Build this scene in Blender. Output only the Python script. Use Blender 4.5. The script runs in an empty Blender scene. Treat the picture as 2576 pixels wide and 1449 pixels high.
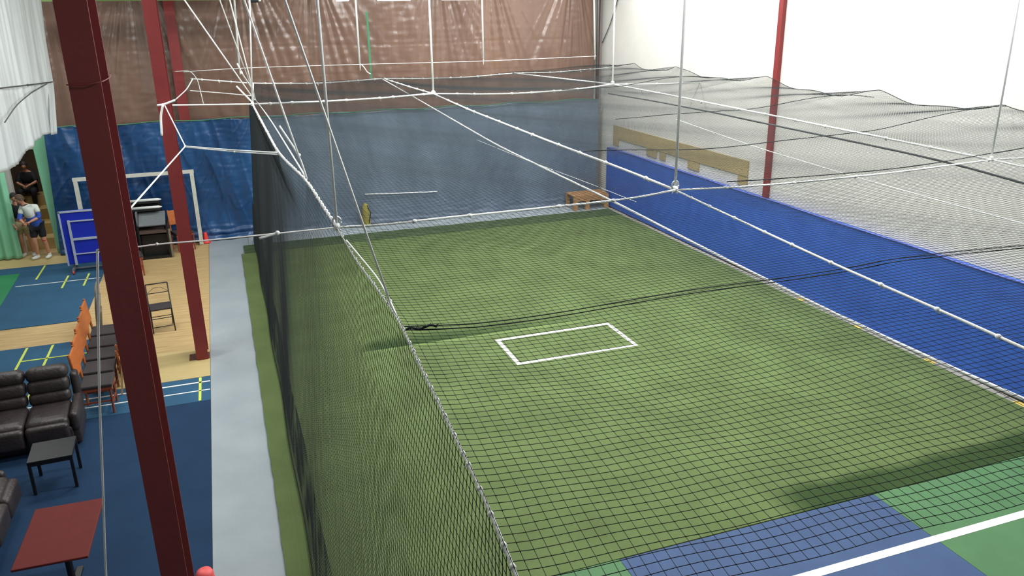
import bpy, bmesh, math, random
import numpy as np
from mathutils import Vector, Matrix, noise
random.seed(7); rng = np.random.default_rng(7)
S = bpy.context.scene; COL = S.collection
PI = math.pi

# ------------------------------------------------------------------ camera
RT = np.array([[0.9406904384404762, 0.12260489896407056, -0.3163376957883367],
               [-0.33898597460691704, 0.301784511817651, -0.8910749785774378],
               [-0.013784340624894753, 0.9454597543930636, 0.32544714590320944]])
EYE = np.array([0.0, 0.0, 5.6]); FPX = 2020.0
cam = bpy.data.cameras.new('camera'); cam.sensor_width = 36; cam.lens = FPX/2576*36; cam.clip_end = 200; cam.clip_start = .05
co = bpy.data.objects.new('camera', cam); COL.objects.link(co)
M = Matrix.Identity(4)
for i in range(3):
    for j in range(3): M[i][j] = RT[i, j]
M.translation = Vector(EYE); co.matrix_world = M; S.camera = co

def ray(px, py):
    return RT @ np.array([px-1288.0, -(py-724.5), -FPX])
def atz(px, py, z): r = ray(px, py); return EYE+r*((z-EYE[2])/r[2])
def aty(px, py, y): r = ray(px, py); return EYE+r*(y/r[1])
def atx(px, py, x): r = ray(px, py); return EYE+r*(x/r[0])

# ------------------------------------------------------------------ world, lights, exposure
w = bpy.data.worlds.new('hall_air'); S.world = w; w.use_nodes = True
w.node_tree.nodes['Background'].inputs[0].default_value = (.75, .85, .9, 1); w.node_tree.nodes['Background'].inputs[1].default_value = .3
S.view_settings.view_transform = 'Standard'; S.view_settings.look = 'None'; S.view_settings.gamma = 1
S.view_settings.exposure = 0.0
def area(name, loc, size, power, color=(.98, 1, .985), rot=(0, 0, 0), sy=None, spread=PI):
    l = bpy.data.lights.new(name, 'AREA'); l.energy = power; l.color = color; l.shape = 'RECTANGLE'
    l.size = size; l.size_y = sy or size; l.spread = spread
    o = bpy.data.objects.new(name, l); o.location = loc; o.rotation_euler = rot; COL.objects.link(o); return o
# battens under the hall roof
for x, y, p in ((2.6, 4.5, 130), (2.6, 9.5, 230), (2.6, 14.5, 250), (2.6, 19.0, 170),
                (6.6, 4.5, 130), (6.6, 9.5, 260), (6.6, 14.5, 290), (6.6, 19.0, 220)):
    area('batten_light', (x, y, 7.7), 2.4, p, sy=.5)
for y in (5.5, 10, 14.5, 19):
    area('wall_side_light', (9.3, y, 7.5), .6, 250, sy=2.8, rot=(0, math.radians(24), 0))
for x, y, p in ((-2.4, 15.5, 75), (-4.9, 19.6, 150), (-2.6, 13, 120), (-4.2, 8.5, 45)):
    area('side_hall_light', (x, y, 7.4), 1.8, p, sy=.5)

# ------------------------------------------------------------------ materials
def lin(c): return tuple(((v/255)/12.92 if v/255 <= .04045 else ((v/255+.055)/1.055)**2.4) for v in c)+(1,)
def mat(name, rgb, rough=.6, var=.12, scale=4, bump=0, bscale=40, metal=0, spec=.5, stretch=None, trans=0, rgb2=None, detail=4):
    m = bpy.data.materials.new(name); m.use_nodes = True; nt = m.node_tree; b = nt.nodes['Principled BSDF']
    b.inputs['Roughness'].default_value = rough; b.inputs['Metallic'].default_value = metal
    b.inputs['Specular IOR Level'].default_value = spec
    tc = nt.nodes.new('ShaderNodeTexCoord'); mp = nt.nodes.new('ShaderNodeMapping')
    if stretch: mp.inputs['Scale'].default_value = stretch
    nt.links.new(tc.outputs['Object'], mp.inputs[0])
    n = nt.nodes.new('ShaderNodeTexNoise'); n.inputs['Scale'].default_value = scale; n.inputs['Detail'].default_value = detail
    nt.links.new(mp.outputs[0], n.inputs['Vector'])
    r = nt.nodes.new('ShaderNodeValToRGB'); nt.links.new(n.outputs['Fac'], r.inputs[0])
    c = lin(rgb); c2 = lin(rgb2) if rgb2 else tuple(v*(1+var) for v in c[:3])+(1,)
    r.color_ramp.elements[0].position = .3; r.color_ramp.elements[1].position = .7
    r.color_ramp.elements[0].color = tuple(v*(1-var) for v in c[:3])+(1,); r.color_ramp.elements[1].color = c2
    nt.links.new(r.outputs[0], b.inputs['Base Color'])
    if bump:
        n2 = nt.nodes.new('ShaderNodeTexNoise'); n2.inputs['Scale'].default_value = bscale; n2.inputs['Detail'].default_value = 5
        nt.links.new(mp.outputs[0], n2.inputs['Vector'])
        bp = nt.nodes.new('ShaderNodeBump'); bp.inputs['Strength'].default_value = bump; bp.inputs['Distance'].default_value = .02
        nt.links.new(n2.outputs['Fac'], bp.inputs['Height']); nt.links.new(bp.outputs[0], b.inputs['Normal'])
    if trans: b.inputs['Transmission Weight'].default_value = trans
    return m
def emis(name, rgb, s):
    m = bpy.data.materials.new(name); m.use_nodes = True; b = m.node_tree.nodes['Principled BSDF']
    b.inputs['Emission Color'].default_value = lin(rgb); b.inputs['Emission Strength'].default_value = s
    b.inputs['Base Color'].default_value = (.8, .8, .8, 1); return m

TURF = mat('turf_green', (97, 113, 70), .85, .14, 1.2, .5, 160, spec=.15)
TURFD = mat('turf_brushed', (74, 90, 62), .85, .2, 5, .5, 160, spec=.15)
# turf with the shade of its seam folds painted into the colour
def turf_seam_shade(m):
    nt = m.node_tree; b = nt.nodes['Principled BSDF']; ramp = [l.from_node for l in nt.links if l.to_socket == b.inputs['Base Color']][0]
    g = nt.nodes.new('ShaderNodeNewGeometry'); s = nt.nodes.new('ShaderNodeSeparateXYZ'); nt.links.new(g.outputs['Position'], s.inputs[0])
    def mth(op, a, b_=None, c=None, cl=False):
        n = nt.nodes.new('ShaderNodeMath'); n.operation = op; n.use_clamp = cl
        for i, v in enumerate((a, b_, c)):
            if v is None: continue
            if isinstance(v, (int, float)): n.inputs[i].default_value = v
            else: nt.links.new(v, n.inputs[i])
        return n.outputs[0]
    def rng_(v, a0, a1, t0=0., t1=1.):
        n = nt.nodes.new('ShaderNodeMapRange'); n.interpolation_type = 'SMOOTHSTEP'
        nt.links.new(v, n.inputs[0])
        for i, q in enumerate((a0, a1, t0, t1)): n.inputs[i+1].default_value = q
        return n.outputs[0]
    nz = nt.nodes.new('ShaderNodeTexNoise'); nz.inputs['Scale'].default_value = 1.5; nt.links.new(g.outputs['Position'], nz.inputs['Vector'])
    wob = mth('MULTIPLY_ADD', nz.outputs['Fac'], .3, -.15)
    # shade at seam one: y just above 13.0, x 1.8 .. 7
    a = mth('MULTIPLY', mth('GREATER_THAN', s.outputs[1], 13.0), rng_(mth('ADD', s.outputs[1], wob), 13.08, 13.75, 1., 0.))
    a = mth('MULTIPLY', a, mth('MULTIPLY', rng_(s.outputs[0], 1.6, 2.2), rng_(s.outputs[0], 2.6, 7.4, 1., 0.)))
    # shade band two: along the court edge, x above 5.5
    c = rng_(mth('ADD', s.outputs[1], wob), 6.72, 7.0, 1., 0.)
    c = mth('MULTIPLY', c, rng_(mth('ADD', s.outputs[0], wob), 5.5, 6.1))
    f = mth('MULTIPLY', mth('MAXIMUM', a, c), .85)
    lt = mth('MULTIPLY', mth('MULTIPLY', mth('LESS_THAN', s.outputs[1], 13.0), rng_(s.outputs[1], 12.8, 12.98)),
             mth('MULTIPLY', rng_(s.outputs[0], 1.8, 2.6), rng_(s.outputs[0], 5.2, 7.0, 1., 0.)))  # paler band painted on the near side of the fold
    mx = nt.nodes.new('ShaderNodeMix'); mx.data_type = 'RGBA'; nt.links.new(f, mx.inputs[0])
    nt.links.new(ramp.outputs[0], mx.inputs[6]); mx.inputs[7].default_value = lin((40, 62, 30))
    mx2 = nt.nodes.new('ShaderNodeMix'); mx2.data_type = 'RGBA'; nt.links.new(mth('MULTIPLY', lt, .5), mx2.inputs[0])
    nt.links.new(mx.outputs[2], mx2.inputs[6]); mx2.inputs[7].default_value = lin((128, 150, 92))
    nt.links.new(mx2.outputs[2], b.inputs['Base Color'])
turf_seam_shade(TURF)
COURTG = mat('court_green', (78, 116, 78), .7, .08, 2, .2, 120, spec=.25)
COURTB = mat('court_blue', (62, 82, 118), .7, .08, 2, .2, 120, spec=.25)
WHITEP = mat('white_line_paint', (232, 236, 232), .6, .03, 6)
YELP = mat('yellow_line_paint', (205, 220, 90), .6, .04, 6)
ROPE = mat('white_rope', (250, 250, 248), .6, .02, 60, .3, 200)
ROPED = mat('dark_rope', (70, 72, 74), .8, .1, 60, .3, 200)
NETM = mat('net_cord', (42, 47, 49), .8, .15, 30, spec=.2)
PATH = mat('grey_walkway_paint', (150, 160, 166), .55, .04, 1.5, .08, 30, rgb2=(160, 169, 174))
CONC = mat('concrete_strip', (150, 146, 138), .8, .12, 8, .2, 60)
NAVY = mat('navy_court_mat', (34, 58, 86), .8, .1, 1.5, .15, 90, spec=.12)
TEAL = mat('teal_blue_court_mat', (48, 88, 118), .75, .1, 1.5, .15, 90, spec=.2)
GREENF = mat('green_court_mat', (34, 130, 80), .6, .08, 1.5)
WOODF = mat('plywood_floor', (184, 152, 100), .6, .14, 3, .1, 30, stretch=(.5, 6, 1), rgb2=(206, 178, 128), detail=8)
WOODL = mat('pale_wood_floor', (190, 170, 118), .6, .05, 3, .05, 30, stretch=(.6, 5, 1))
WALLB = mat('painted_block_wall', (210, 207, 202), .8, .04, 1.2, .25, 18)
CEIL = mat('roof_sheet', (120, 124, 122), .8, .08, 1)
BROWN = mat('brown_plastic_sheet', (114, 89, 78), .22, .1, 1.2, .35, 11, spec=.8, stretch=(1, 1, .12), rgb2=(126, 98, 84))
BLUET = mat('blue_tarpaulin', (20, 60, 108), .33, .2, 1.3, .35, 7, spec=.6, stretch=(1, 1, .5), rgb2=(34, 80, 130))
HAZET = mat('hazed_blue_tarpaulin', (98, 112, 130), .36, .1, 1.3, .3, 7, spec=.6, stretch=(1, 1, .5), rgb2=(110, 124, 142))  # tarpaulin blue paled by glare haze, painted into its colour
WSHEET = mat('white_plastic_sheet', (206, 212, 212), .35, .05, 1, .2, 5, spec=.5, stretch=(1, 1, .3))
GREENC = mat('green_curtain', (136, 204, 166), .75, .08, 2, .1, 20)
PAD = mat('blue_wall_pad', (50, 90, 182), .5, .06, 2, .1, 60, rgb2=(56, 98, 190))
RED = mat('oxide_red_steel', (128, 44, 44), .5, .08, 2, .08, 20)
RED1 = mat('oxide_red_steel_shaded', (116, 42, 44), .55, .08, 2, .08, 20)  # column red darkened in colour for the weaker light on the near column
TAN = mat('tan_board', (168, 150, 108), .8, .06, 3)
LEATH = mat('brown_leather', (50, 42, 42), .42, .2, 6, .35, 25, spec=.5)
BLACK = mat('black_paint', (20, 21, 24), .45, .1, 6)
DKGREY = mat('dark_padding', (52, 46, 48), .75, .1, 12, .2, 80)
ORW = mat('orange_wood', (186, 100, 44), .45, .15, 4, .05, 30, stretch=(1, 1, 5))
ORW2 = mat('red_brown_wood', (140, 66, 40), .5, .15, 4, .05, 30, stretch=(1, 1, 5))
PALEW = mat('pale_wood', (196, 158, 108), .55, .1, 4, .05, 30)
REDTOP = mat('red_brown_laminate', (104, 38, 35), .7, .06, 8, .05, 50, spec=.25)
GREYF = mat('grey_metal', (128, 130, 132), .45, .08, 6, metal=.3)
DUSTM = mat('worn_grey_metal', (120, 112, 96), .6, .15, 10)
TTB = mat('table_tennis_blue', (28, 48, 180), .6, .06, 3, spec=.25)
TTF = mat('pale_grey_frame', (168, 178, 196), .5, .05, 5)
CONE = mat('red_cone_plastic', (226, 62, 56), .5, .05, 5)
CONE2 = mat('coral_plastic', (240, 96, 96), .5, .05, 5)
GOALW = mat('cream_goal_paint', (206, 206, 194), .6, .1, 8)
PALLET = mat('pallet_wood', (170, 128, 84), .7, .15, 6, .2, 30, stretch=(1, 5, 1))
GSTR = mat('green_strap', (66, 124, 90), .7, .08, 8)
GBEAM = mat('green_beam_paint', (104, 128, 72), .7, .1, 4)
SKIN = mat('skin', (196, 140, 112), .55, .05, 8)
HAIR = mat('brown_hair', (84, 66, 48), .7, .2, 40)
HAIRD = mat('dark_hair', (34, 26, 24), .7, .2, 40)
SHW = mat('white_jersey', (214, 222, 214), .8, .05, 8)
SHB = mat('blue_jersey', (46, 80, 168), .8, .08, 8)
DKCL = mat('black_cloth', (24, 25, 30), .85, .1, 10)
KHAK = mat('cream_cloth', (176, 164, 128), .85, .08, 10)
TSHOE = mat('white_shoe', (220, 222, 216), .6, .05, 8)
REDB = mat('red_bandage', (190, 50, 50), .7, .05, 8)
BRWD = mat('brown_column_paint', (86, 52, 44), .6, .1, 5)
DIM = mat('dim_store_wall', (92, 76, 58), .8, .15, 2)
LAMPW = emis('lamp_tube', (255, 255, 250), 9.0)
CHROME = mat('galvanised_ring', (190, 196, 198), .3, .05, 8, metal=.6)

# ------------------------------------------------------------------ mesh helpers
class MB:
    def __init__(s): s.v = []; s.f = []
    def add(s, v, f):
        n = len(s.v); s.v += [tuple(map(float, p)) for p in v]; s.f += [tuple(n+i for i in q) for q in f]; return s
    def box(s, c, d, rz=0, rx=0, ry=0, bev=0):
        if bev:
            bm = bmesh.new(); bmesh.ops.create_cube(bm, size=1)
            for v in bm.verts: v.co = Vector((v.co.x*d[0], v.co.y*d[1], v.co.z*d[2]))
            bmesh.ops.bevel(bm, geom=bm.edges[:], offset=bev, segments=3, affect='EDGES', profile=.5)
            Rm = Matrix.Rotation(rz, 3, 'Z') @ Matrix.Rotation(ry, 3, 'Y') @ Matrix.Rotation(rx, 3, 'X')
            bm.verts.ensure_lookup_table()
            vs = [Rm @ v.co + Vector(c) for v in bm.verts]; fs = [[v.index for v in f.verts] for f in bm.faces]
            bm.free(); return s.add(vs, fs)
        Rm = Matrix.Rotation(rz, 3, 'Z') @ Matrix.Rotation(ry, 3, 'Y') @ Matrix.Rotation(rx, 3, 'X')
        vs = [Rm @ Vector((a*d[0]/2, b*d[1]/2, e*d[2]/2)) + Vector(c) for a in (-1, 1) for b in (-1, 1) for e in (-1, 1)]
        return s.add(vs, [(0, 1, 3, 2), (4, 6, 7, 5), (0, 4, 5, 1), (2, 3, 7, 6), (0, 2, 6, 4), (1, 5, 7, 3)])
    def tube(s, pts, r, n=8, caps=True):
        pts = [Vector(tuple(map(float, p))) for p in pts]; rs = r if isinstance(r, (list, tuple)) else [r]*len(pts)
        vs = []; prev = None
        for i, p in enumerate(pts):
            t = (pts[min(i+1, len(pts)-1)]-pts[max(i-1, 0)]).normalized()
            if prev is None:
                a = Vector((0, 0, 1)) if abs(t.z) < .9 else Vector((1, 0, 0)); u = t.cross(a).normalized()
            else: u = (prev-t*prev.dot(t)).normalized()
            prev = u; q = t.cross(u)
            for k in range(n):
                an = 2*PI*k/n; vs.append(p+(u*math.cos(an)+q*math.sin(an))*rs[i])
        fs = [(i*n+k, i*n+(k+1) % n, (i+1)*n+(k+1) % n, (i+1)*n+k) for i in range(len(pts)-1) for k in range(n)]
        if caps: fs += [tuple(range(n))[::-1], tuple(range((len(pts)-1)*n, len(pts)*n))]
        return s.add(vs, fs)
    def ball(s, c, r, n=8, m=6, sc=(1, 1, 1)):
        vs = [Vector((c[0]+r*sc[0]*math.sin(PI*j/m)*math.cos(2*PI*k/n), c[1]+r*sc[1]*math.sin(PI*j/m)*math.sin(2*PI*k/n), c[2]+r*sc[2]*math.cos(PI*j/m))) for j in range(m+1) for k in range(n)]
        return s.add(vs, [(j*n+k, j*n+(k+1) % n, (j+1)*n+(k+1) % n, (j+1)*n+k) for j in range(m) for k in range(n)])
    def lathe(s, c, prof, n=20):
        vs = [(c[0]+r*math.cos(2*PI*k/n), c[1]+r*math.sin(2*PI*k/n), c[2]+z) for r, z in prof for k in range(n)]
        fs = [(j*n+k, j*n+(k+1) % n, (j+1)*n+(k+1) % n, (j+1)*n+k) for j in range(len(prof)-1) for k in range(n)]
        fs += [tuple(range(n))[::-1], tuple(range((len(prof)-1)*n, len(prof)*n))]
        return s.add(vs, fs)
    def prism(s, poly, z0, z1):
        n = len(poly); vs = [(x, y, z0) for x, y in poly]+[(x, y, z1) for x, y in poly]
        return s.add(vs, [tuple(range(n))[::-1], tuple(range(n, 2*n))]+[(i, (i+1) % n, n+(i+1) % n, n+i) for i in range(n)])
    def obj(s, name, m, parent=None, smooth=False, loc=None):
        me = bpy.data.meshes.new(name); vs = s.v
        if loc is not None: vs = [(a-loc[0], b-loc[1], c-loc[2]) for a, b, c in vs]
        me.from_pydata(vs, [], s.f); me.update(); me.materials.append(m)
        bm = bmesh.new(); bm.from_mesh(me); bmesh.ops.recalc_face_normals(bm, faces=bm.faces); bm.to_mesh(me); bm.free()
        if smooth: me.polygons.foreach_set('use_smooth', [True]*len(me.polygons))
        o = bpy.data.objects.new(name, me); COL.objects.link(o)
        if loc is not None: o.location = loc
        if parent: o.parent = parent
        return o
def rawmesh(name, V, F, m, parent=None, smooth=False):
    me = bpy.data.meshes.new(name); V = np.asarray(V, dtype=np.float32); F = np.asarray(F, dtype=np.int32)
    me.vertices.add(len(V)); me.vertices.foreach_set('co', V.ravel()); k = F.shape[1]
    me.loops.add(F.size); me.loops.foreach_set('vertex_index', F.ravel()); me.polygons.add(len(F))
    me.polygons.foreach_set('loop_start', np.arange(len(F), dtype=np.int32)*k); me.polygons.foreach_set('loop_total', np.full(len(F), k, dtype=np.int32))
    if smooth: me.polygons.foreach_set('use_smooth', np.ones(len(F), dtype=bool))
    me.update(calc_edges=True); me.materials.append(m); o = bpy.data.objects.new(name, me); COL.objects.link(o)
    if parent: o.parent = parent
    return o
def tag(o, label, cat, group=None, kind=None):
    if label: o['label'] = label
    if cat: o['category'] = cat
    if group: o['group'] = group
    if kind: o['kind'] = kind
    return o
def thing(name, label, cat, loc=(0, 0, 0), rz=0, group=None):
    o = bpy.data.objects.new(name, None); o.empty_display_size = .1; COL.objects.link(o); o.location = loc; o.rotation_euler = (0, 0, rz)
    return tag(o, label, cat, group)
def struct(name, mb, m): o = mb.obj(name, m); o['kind'] = 'structure'; return o
def copy_tree(o, loc=None, rz=None, label=None, parent=None):
    c = o.copy(); COL.objects.link(c)
    if parent: c.parent = parent
    if loc is not None: c.location = loc
    if rz is not None: c.rotation_euler = (0, 0, rz)
    if label: c['label'] = label
    for ch in list(o.children): copy_tree(ch, parent=c)
    return c
def flat(name, poly, z, m, label, cat, t=.004, group=None):
    mb = MB(); mb.prism(poly, z-t, z); o = mb.obj(name, m); return tag(o, label, cat, group)
def rect(x0, y0, x1, y1): return [(x0, y0), (x1, y0), (x1, y1), (x0, y1)]

# ------------------------------------------------------------------ the room
BY = 22.35; RX = 10.8
struct('floor', MB().box((1.4, 10.5, -.1), (19.6, 32, .2)), WOODF)
struct('wall_right', MB().box((RX+.1, 9.5, 4.1), (.2, 27, 8.2)), WALLB)
struct('wall_left', MB().box((-8.1, 9.5, 4.1), (.2, 27, 8.2)), WALLB)
struct('wall_front', MB().box((1.4, -4.1, 4.1), (19.2, .2, 8.2)), WALLB)
wb = MB(); wb.box(((-4.3+RX)/2, BY+.1, 4.1), (RX+4.3, .2, 8.2)); wb.box(((-8-4.98)/2, BY+.1, 4.1), (3.02, .2, 8.2)); wb.box((-4.64, BY+.1, 5.4), (.68, .2, 5.6))
struct('wall_back', wb, WALLB)
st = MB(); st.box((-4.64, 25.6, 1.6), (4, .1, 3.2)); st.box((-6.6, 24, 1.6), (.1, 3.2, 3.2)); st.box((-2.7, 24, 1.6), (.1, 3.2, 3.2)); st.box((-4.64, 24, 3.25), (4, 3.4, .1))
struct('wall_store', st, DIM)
struct('ceiling', MB().box((1.4, 9.5, 8.25), (19.2, 27, .1)), CEIL)
area('store_light', (-4.7, 23.6, 3.1), .5, 14)

# floor coverings
flat('grey_walkway', [(-.66, -3.9), (.30, -3.9), (.30, 22.15), (-.66, 22.15)], .012, PATH, 'long light grey painted walkway between the red columns and the turf', 'walkway', .01)
flat('grey_back_walkway', rect(.31, 20.98, 10.62, 22.15), .012, PATH, 'light grey floor strip in front of the blue back tarpaulin, beyond the turf', 'walkway', .01)
# turf with slightly ragged left edge
edge = []
for i in range(80):
    y = 6.42+(20.2-6.42)*i/79; x = .07+.03*(y-7)/13+.012*noise.noise(Vector((y*2.3, 0, 0)))+.008*noise.noise(Vector((y*11, 3, 0)))
    edge.append((x, y))
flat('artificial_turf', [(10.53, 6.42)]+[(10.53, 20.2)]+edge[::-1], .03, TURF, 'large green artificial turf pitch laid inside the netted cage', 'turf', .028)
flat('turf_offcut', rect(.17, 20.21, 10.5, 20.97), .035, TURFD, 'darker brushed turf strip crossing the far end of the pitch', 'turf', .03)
flat('green_court', [(.02, -3), (3.45, -3), (3.45, 6.41), (.06, 6.41)], .028, COURTG, 'green court surface at the lower edge, left of the blue pitch', 'court surface', .026)
flat('green_court', rect(6.87, -3, 10.53, 6.41), .028, COURTG, 'green court surface at lower right, right of the blue pitch', 'court surface', .026)
flat('blue_pitch', rect(3.455, -3, 6.865, 6.405), .028, COURTB, 'slate blue pitch strip at the lower right, crossed by a white line', 'pitch')
flat('white_line', rect(.2, 5.425, 10.5, 5.53), .031, WHITEP, 'long white line painted across the blue pitch and green court', 'floor line', .002)
mb = MB(); x0, x1, y0, y1, t = 4.16, 6.42, 11.5, 12.67, .075
for a in (rect(x0, y0, x1, y0+t), rect(x0, y1-t, x1, y1), rect(x0, y0+t, x0+t, y1-t), rect(x1-t, y0+t, x1, y1-t)): mb.prism(a, .0305, .033)
tag(mb.obj('white_marking', WHITEP), 'white rectangle outline painted in the middle of the green turf', 'floor marking')
flat('concrete_edging', rect(10.535, -3, 10.66, 20.97), .02, CONC, 'narrow grey concrete strip between the turf and the blue wall pad', 'edging', .018)
for i, (yy, tx) in enumerate(((12.4, 'farthest'), (10.8, 'second farthest'), (9.16, 'second nearest'), (7.5, 'nearest'))):
    flat('yellow_mark', rect(10.55, yy-.1, 10.65, yy+.1), .023, mat('yellow_mark_paint', (214, 186, 92), .6), 'yellow patch on the concrete edging strip, %s of the four' % tx, 'floor mark', .002, 'yellow patches on the edging strip')

# left side court mats
flat('navy_mat', rect(-7.9, -3.9, -.665, 12.07), .012, NAVY, 'dark navy sports floor mat under the sofa and tables', 'floor mat', .01)
flat('teal_mat', rect(-7.9, 12.08, -.665, 13.0), .012, TEAL, 'steel blue floor mat strip beyond the navy mat, with white and yellow lines', 'floor mat', .01)
flat('blue_badminton_mat', rect(-7.9, 13.01, -2.45, 15.5), .012, TEAL, 'blue court mat behind the leather sofa with yellow lines', 'floor mat', .01)
flat('far_badminton_mat', rect(-7.9, 16.65, -2.97, 21.1), .012, TEAL, 'blue court mat in front of the folded table tennis table', 'floor mat', .01)
flat('green_mat', [(-7.9, 17.4), (-4.85, 17.4), (-4.72, 18.1), (-4.8, 20.55), (-7.9, 20.55)], .016, GREENF, 'bright green court mat at the left edge of the hall', 'floor mat', .004)
flat('pale_floor_board', rect(-2.4, 13.02, -.665, 14.3), .01, WOODL, 'pale cream floor panel at the foot of the second red column', 'floor panel', .008)
flat('light_wood_strip', rect(-7.9, 21.11, -2.6, 22.15), .012, WOODL, 'light wood floor strip where the player in white and blue stands', 'floor panel', .01)
for nm, a, m, lb in (('yellow_line', rect(-3.775, 13.05, -3.735, 15.45), YELP, 'yellow line running away on the blue mat behind the sofa, left of two'),
                 ('yellow_line', rect(-3.36, 13.05, -3.32, 15.45), YELP, 'yellow line running away on the blue mat behind the sofa, right of two'),
                 ('yellow_cross_line', rect(-3.73, 14.79, -2.47, 14.83), YELP, 'thin yellow cross line on the blue mat behind the sofa'),
                 ('yellow_line', rect(-.84, 12.1, -.8, 12.98), YELP, 'short yellow line beside the grey walkway on the steel blue strip'),
                 ('white_line', rect(-7, 12.77, -.67, 12.81), WHITEP, 'white line on the steel blue strip, farther of two'),
                 ('white_line', rect(-7, 12.45, -.67, 12.48), WHITEP, 'white line on the steel blue strip, nearer of two'),
                 ('yellow_line', rect(-4.38, 19.9, -4.34, 21.05), YELP, 'yellow line left of the folded table tennis table'),
                 ('yellow_line', rect(-3.73, 19.0, -3.69, 19.95), YELP, 'short yellow line just in front of the table tennis table, left of two'),
                 ('yellow_line', rect(-3.3, 19.0, -3.26, 19.95), YELP, 'short yellow line just in front of the table tennis table, right of two'),
                 ('white_line', rect(-4.7, 19.48, -3.0, 19.51), WHITEP, 'white line crossing the far blue court mat')):
    flat(nm, a, .0175, m, lb, 'floor line', .004)

# ------------------------------------------------------------------ hung sheets
def sheet(name, P, nu, nv, disp, m, label, cat, thick=.004, **k):
    """P(u,v)->Vector on the surface; disp(u,v)->offset along normal n"""
    V = []; F = []
    for j in range(nv+1):
        for i in range(nu+1):
            u = i/nu; v = j/nv; p, n = P(u, v); V.append(np.array(p)+np.array(n)*disp(u, v))
    for j in range(nv):
        for i in range(nu): a = j*(nu+1)+i; F.append((a, a+1, a+nu+2, a+nu+1))
    o = rawmesh(name, V, F, m, smooth=True)
    md = o.modifiers.new('thickness', 'SOLIDIFY'); md.thickness = thick; md.offset = 0
    return tag(o, label, cat, **k)
# brown plastic high on the back wall, folds fanning out of its hanging points
hang = [-3.6, -1.6, .9, 2.6, 5.9, 7.3, 9.9, 12]
def bdisp(u, v):
    x = -3.95+14.5*u; z = 3.0+4.9*v; d = 0
    for h in hang:
        dz = 7.3-z; ang = math.atan2(x-h, max(dz, .05)); rr = math.hypot(x-h, dz)
        if abs(ang) < .95:
            wgt = math.exp(-(ang/.42)**2)*min(1, rr/.8)*math.exp(-rr/4.5)
            d += wgt*.085*(noise.noise(Vector((ang*9+h*3, rr*.25, h)))+.8*noise.noise(Vector((ang*21+h*7, rr*.4, h+4))))
    d += .02*noise.noise(Vector((x*1.1, z*.5, 1)))+.010*noise.noise(Vector((x*6, z*1.4, 4)))+.006*noise.noise(Vector((x*3, z*9, 8)))
    d += -.006*math.exp(-((z-4.83-.015*math.sin(x))/.025)**2)
    return d
sheet('brown_plastic_sheet', lambda u, v: ((-3.95+14.5*u, 22.22, 3.0+4.9*v), (0, -1, 0)), 620, 130, bdisp, BROWN, 'creased brown plastic sheet covering the upper back wall', 'plastic sheet')
def tdisp(u, v):
    x = -3.98+14.55*u; z = 3.12*v; q = abs(x*1.3 % 2-1)
    d = .055*noise.noise(Vector((x*2.2+z*.7, z*.35, 2)))+.02*noise.noise(Vector((x*5+z*1.1, z*.5, 22)))+.018*noise.noise(Vector((x*6+z*1.2, z*1.3, 5)))+.008*noise.noise(Vector((x*3, z*14, 9)))
    rg = 1-abs(noise.noise(Vector((x*2.1+z*.5, z*.4, 12)))); d += .035*rg**8*(.3+.7*abs(noise.noise(Vector((x, z, 33)))*2))
    rg = 1-abs(noise.noise(Vector((x*3.3-z*1.4, z*1.1, 15)))); d += .02*rg**10
    if z < .5: d += (.5-z)*.16*(1+noise.noise(Vector((x*1.8, z*9, 3))))+.03*math.sin(z*38+3*noise.noise(Vector((x*1.5, 0, 7))))*(1-z/.5)
    if x > 1: d *= .75
    return d+.01
def tp(u, v):
    x0 = -3.98-.1*(1-v)*1.6
    return ((x0+(10.6-x0)*u, 21.93, .02+3.11*v+.02*math.sin(u*50)*v), (0, -1, 0))
def td2(a, b, k=1): return lambda u, v: k*tdisp((a+(b-a)*u+3.98)/14.55, v)
sheet('blue_tarpaulin', lambda u, v: ((-4.14+.16*v+(4.98-.16*v)*u, 21.93, .02+3.11*v+.02*math.sin(u*18)*v), (0, -1, 0)), 300, 110, td2(-4.1, .84), BLUET, 'crumpled bright blue tarpaulin hung on the lower back wall left of the cage', 'tarpaulin')
sheet('hazed_tarpaulin', lambda u, v: ((.8+9.8*u, 21.96, .02+3.11*v+.02*math.sin(u*36)*v), (0, -1, 0)), 420, 110, td2(.8, 10.6, .4), HAZET, 'blue tarpaulin with painted haze hung on the back wall behind the cage net', 'tarpaulin')
r_ = [(x, 21.9, 3.14+.02*math.sin(x*3.4)) for x in np.linspace(-3.95, 10.55, 80)]
tag(MB().tube(r_, .014, 6).obj('green_rope', GSTR, smooth=True), 'thin green rope along the top hem of the blue tarpaulin', 'rope')
# white sheet on the left
def wdisp(u, v):
    y = 2+18.5*u; z = 3.27+4.6*v
    return .09*noise.noise(Vector((y*1.6, z*.22, 2)))+.04*noise.noise(Vector((y*4.2, z*.35, 6)))+.02*noise.noise(Vector((y*8+z*.4, z*.5, 9)))
def wp(u, v):
    y = 2+18.5*u+(.35*max(0, 1-v*5)*u*-1.2 if u > .97 else 0); z = 3.27+4.6*v
    if v < .1: z += .12*math.sin(u*23)*(.1-v)*6
    return ((-3.43+.25*(v)*u**6, y, z), (1, 0, 0))
sheet('white_plastic_sheet', wp, 500, 70, wdisp, WSHEET, 'white plastic sheet hanging at the upper left corner', 'plastic sheet')
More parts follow.
